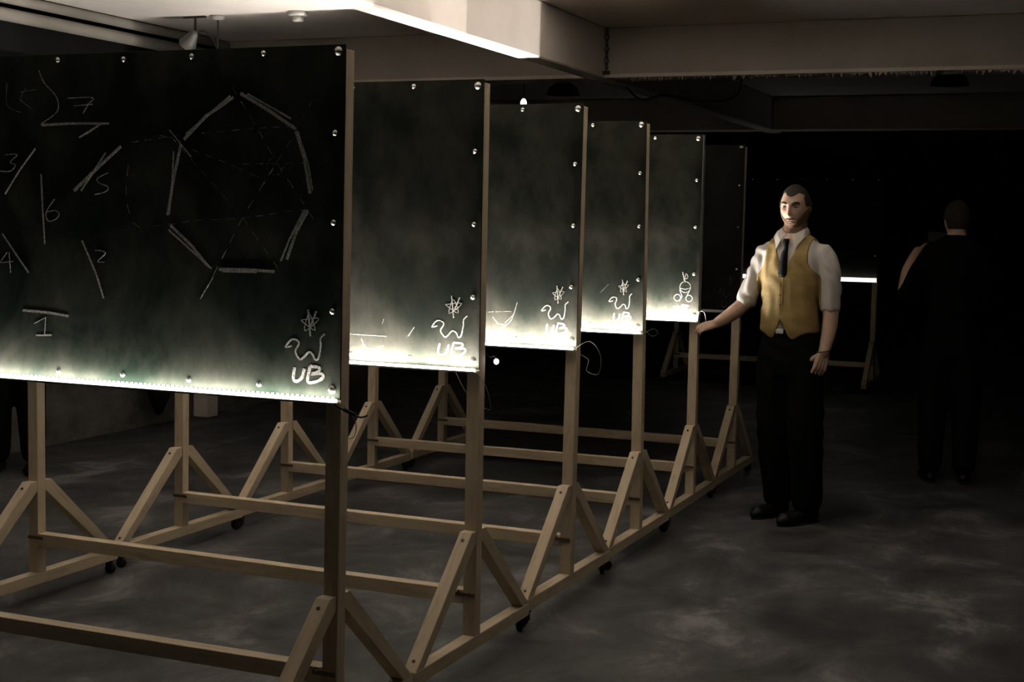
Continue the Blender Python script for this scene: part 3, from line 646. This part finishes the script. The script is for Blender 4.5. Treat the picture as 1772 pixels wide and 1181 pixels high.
vo = shell('waistcoat', shirt, vest, lambda c: .006+.012*min(1, max(0, (1.17-c.z)/.11)), vest_m, man, 12, .002)
def front_y(bx, bz, extra=0.0):
    """front surface of the chest at (bx, bz) in the chest frame"""
    best = 9
    for v in CH:
        if abs(v[0]-bx) < .012 and abs(v[2]-bz) < .012 and v[1] < best: best = v[1]
    return (best if best < 9 else -.11)-extra
CH = [tuple(RT @ v.co) for v in shirt.vertices if 0.99 < v.co.z < 1.6]; CH = [v for v in CH if v[1] < 0 and abs(v[0]) < .13]
RTI = RT.inverted()
def chest(bx, bz, e): return RTI @ Vector((bx, front_y(bx, bz, e), bz))
# waistcoat front seam and buttons
bm = bmesh.new(); tube(bm, [chest(.006, z, .0062) for z in np.linspace(1.115, 1.36, 9)], .0022, 6); obj('front_seam', bm, vest_m, vo, True)
for z in (1.34, 1.288, 1.236, 1.184, 1.135):
    b_ = bmesh.new(); ball(b_, chest(-.006, z, .008), .0055, (1, .7, 1)); obj('button', b_, mat('button_%d' % int(z*1000), (.20, .14, .05), .4), vo, True)
# tie: knot and blade down to the waistcoat
def ribbon(pts, ws, th):
    bm = bmesh.new(); prev = None
    for (p, w_) in zip(pts, ws):
        p = Vector(p); a = [bm.verts.new(RTI @ Vector((p.x+s*w_, p.y+o_, p.z))) for s, o_ in ((-1, 0), (0, -th), (1, 0), (1, th), (-1, th))]
        if prev:
            for k in range(5): bm.faces.new((prev[k], a[k], a[(k+1) % 5], prev[(k+1) % 5]))
        else: bm.faces.new(a)
        prev = a
    bm.faces.new(prev[::-1]); return bm
ky = front_y(0, 1.50)
obj('tie', ribbon([(0, ky-.008, 1.535), (0, ky-.016, 1.520), (0, ky-.018, 1.494), (0, ky-.012, 1.486), (0, front_y(0, 1.46)-.012, 1.46), (0, front_y(0, 1.41)-.012, 1.41), (0, front_y(0, 1.36)-.008, 1.35), (0, front_y(0, 1.33)-.004, 1.33)],
                  [.016, .018, .012, .011, .017, .022, .024, .020], .006), tie_m, man, True)
# collar: two wings folded over the tie, going round to the nape
for s in (-1, 1):
    bm = bmesh.new(); N_ = 14; vs4 = []
    for i in range(N_):
        a = i/(N_-1); th = math.radians(12)+a*(PI-math.radians(12))
        top_ = Vector((math.sin(th)*.066*s, .012-math.cos(th)*.069, 1.560+.040*min(1, a*2.2)))
        f = min(1, a/.42)
        if a < .42: lx, lz = .052+.040*f, 1.478+.072*f**.8; low_ = Vector((lx*s, min(front_y(lx*s, lz), -.045+.06*f)-.016, lz))
        else:
            g_ = (a-.42)/.58; low_ = Vector((s*(.092*math.cos(g_*PI/2)), .0+.088*math.sin(g_*PI/2), 1.550+.012*g_))
        mid = (top_+low_)*.5+Vector((s*.004, -.006*(1-a), .004))
        out = (mid-Vector((0, .012, mid.z))).normalized()*.0045
        vs4.append([bm.verts.new(RTI @ q) for q in (top_, mid, low_, low_-out, mid-out, top_-out)])
    for p_, q_ in zip(vs4, vs4[1:]):
        for k in range(6): bm.faces.new((p_[k], q_[k], q_[(k+1) % 6], p_[(k+1) % 6]))
    bm.faces.new(vs4[0]); bm.faces.new(vs4[-1][::-1])
    obj('collar', bm, shirt_m, man, False)
# belt and buckle
bm = bmesh.new(); ell(bm, [(-.012, 0, 1.028, .150, .112, T), (-.012, 0, 1.030, .156, .118, T), (-.012, 0, 1.060, .153, .116, T), (-.012, 0, 1.062, .147, .110, T)]); belt = obj('belt', bm, shoe_m, man, True)
cb = RTI @ Vector((-.005, -.119, 1.045)); bm = bmesh.new(); box(bm, -.024, .024, -.006, .004, -.017, .017, bev=.003); bk = obj('buckle', bm, screw_m, belt); bk.location = cb; bk.rotation_euler = (0, 0, T)
# face: eyes, brows, lips, moustache and beard
for s in (-1, 1):
    e = bmesh.new(); ball(e, HM @ Vector((s*.031, -.0735, .016)), .0115, (1.15, .9, .62)); eo = obj('eye', e, eye_m, man, True)
    e = bmesh.new(); ball(e, HM @ Vector((s*.031-.002, -.0815, .0155)), .0052, (1, .6, 1)); obj('iris', e, iris_m, eo, True)
    e = bmesh.new(); tube(e, [HM @ Vector((s*x, y, z)) for x, y, z in ((.014, -.0935, .033), (.028, -.0925, .0385), (.042, -.083, .0385), (.050, -.074, .034))], [.0045, .0055, .005, .003], 8); obj('eyebrow', e, hair_m, man, True)
e = bmesh.new(); tube(e, [HM @ Vector(q) for q in ((-.022, -.0885, -.062), (-.010, -.0985, -.0605), (0, -.100, -.0615), (.010, -.0985, -.0605), (.022, -.0885, -.062))], [.0015, .0042, .0045, .0042, .0015], 8); obj('lips', e, lip_m, man, True)
def beardf(c_, nn):
    q = HI @ c_
    if q.y > .015 or abs(q.x) > .082: return False
    if q.z < -.128: return False
    if abs(q.x) < .024 and -.070 < q.z < -.055: return False
    if abs(q.x) < .026 and -.054 <= q.z < -.045: return True
    top = -.064+ (abs(q.x)/.07)**2*.055
    return q.z < top
shell('beard', body, beardf, .0028, beard_m, man, 5, .002)
e = bmesh.new(); p = [Vector(v) for v in J['armR']]
obj('bracelet', tube(e, [p[-1]+Vector((.036*math.cos(a)+.0, .036*math.sin(a), .006*math.cos(a)+.01)) for a in np.linspace(0, 2*PI, 19)], .0028, 6, False), cable_m, man, True)

# onlookers in black; the joints below face the frame's -y axis
def simple_J(T=0.0, raise_arm=False):
    c_, s_ = math.cos(T), math.sin(T); R = lambda x, y, z: (x*c_-y*s_, x*s_+y*c_, z)
    j = dict(turn=T, head=R(0, -.01, 1.66), neck=R(0, .0, 1.515), torso=torso_fn(T, 0, 0, .98),
             pelvis=[(0, 0, .80, .135, .105, T), (0, 0, .88, .168, .115, T), (0, 0, .96, .166, .116, T), (0, 0, 1.05, .150, .112, T)],
             legL=[R(-.09, .0, .88), R(-.10, -.01, .50), R(-.105, .02, .15), R(-.105, .02, .11)], toeL=R(-.13, -.2, 0),
             legR=[R(.09, .0, .88), R(.10, -.01, .50), R(.105, .02, .15), R(.105, .02, .11)], toeR=R(.13, -.2, 0),
             armL=[R(-.168, .0, 1.43), R(-.20, .01, 1.31), R(-.215, .02, 1.17), R(-.215, -.02, 1.05), R(-.20, -.06, .92)],
             armR=[R(.168, .0, 1.43), R(.20, .01, 1.31), R(.215, .02, 1.17), R(.215, -.02, 1.05), R(.20, -.06, .92)],
             handL=dict(d=R(.05, -.1, -1), n=R(1, 0, 0), t=1), handR=dict(d=R(-.05, -.1, -1), n=R(-1, 0, 0), t=-1))
    return j
black = dict(shirt=black_s, trousers=black_t)
j = simple_J(PI)                                             # seen from behind, forearm up, taking a photograph
j['armL'] = [(-.165, .0, 1.43), (-.235, .0, 1.31), (-.300, .0, 1.185), (-.285, .03, 1.33), (-.225, .10, 1.46)]
j['handL'] = dict(d=(.55, .6, .45), n=(.7, .2, -.3), t=1, size=.8)
j['armR'] = [(.165, .0, 1.43), (.185, .02, 1.30), (.175, .10, 1.20), (.13, .19, 1.30), (.07, .23, 1.45)]
j['handR'] = dict(d=(-.35, -.1, .8), n=(-.7, .2, -.3), t=-1, size=.8)
ph, *_ = person('person', 'person in black at far right, seen from behind, bare left forearm raised to the face', (1.185, 5.75, 0), .1945, j, .008, black, head_yaw=PI+.2, face=False)
t = thing('camera', 'small dark camera held up by the person in black at far right', 'camera', (1.045, 5.98, 1.55), .2)
obj('camera_body', boxbm(-.055, .055, -.018, .018, -.033, .033, bev=.004), dark_metal, t); obj('lens', lathe(bmesh.new(), [(.024, .018), (.024, .048), (.018, .05)], 18, 'y'), dark_metal, t, True)
person('person', 'onlooker in black standing beyond the boards, only dark trouser legs showing below the fourth board', (-2.50, 10.64, 0), .25, simple_J(.3), .010, black, head_yaw=.2)
person('person', 'onlooker in black close to the left wall, only dark legs showing below the nearest board', (-4.12, 3.30, 0), .4, simple_J(.1), .010, black, head_yaw=.1)
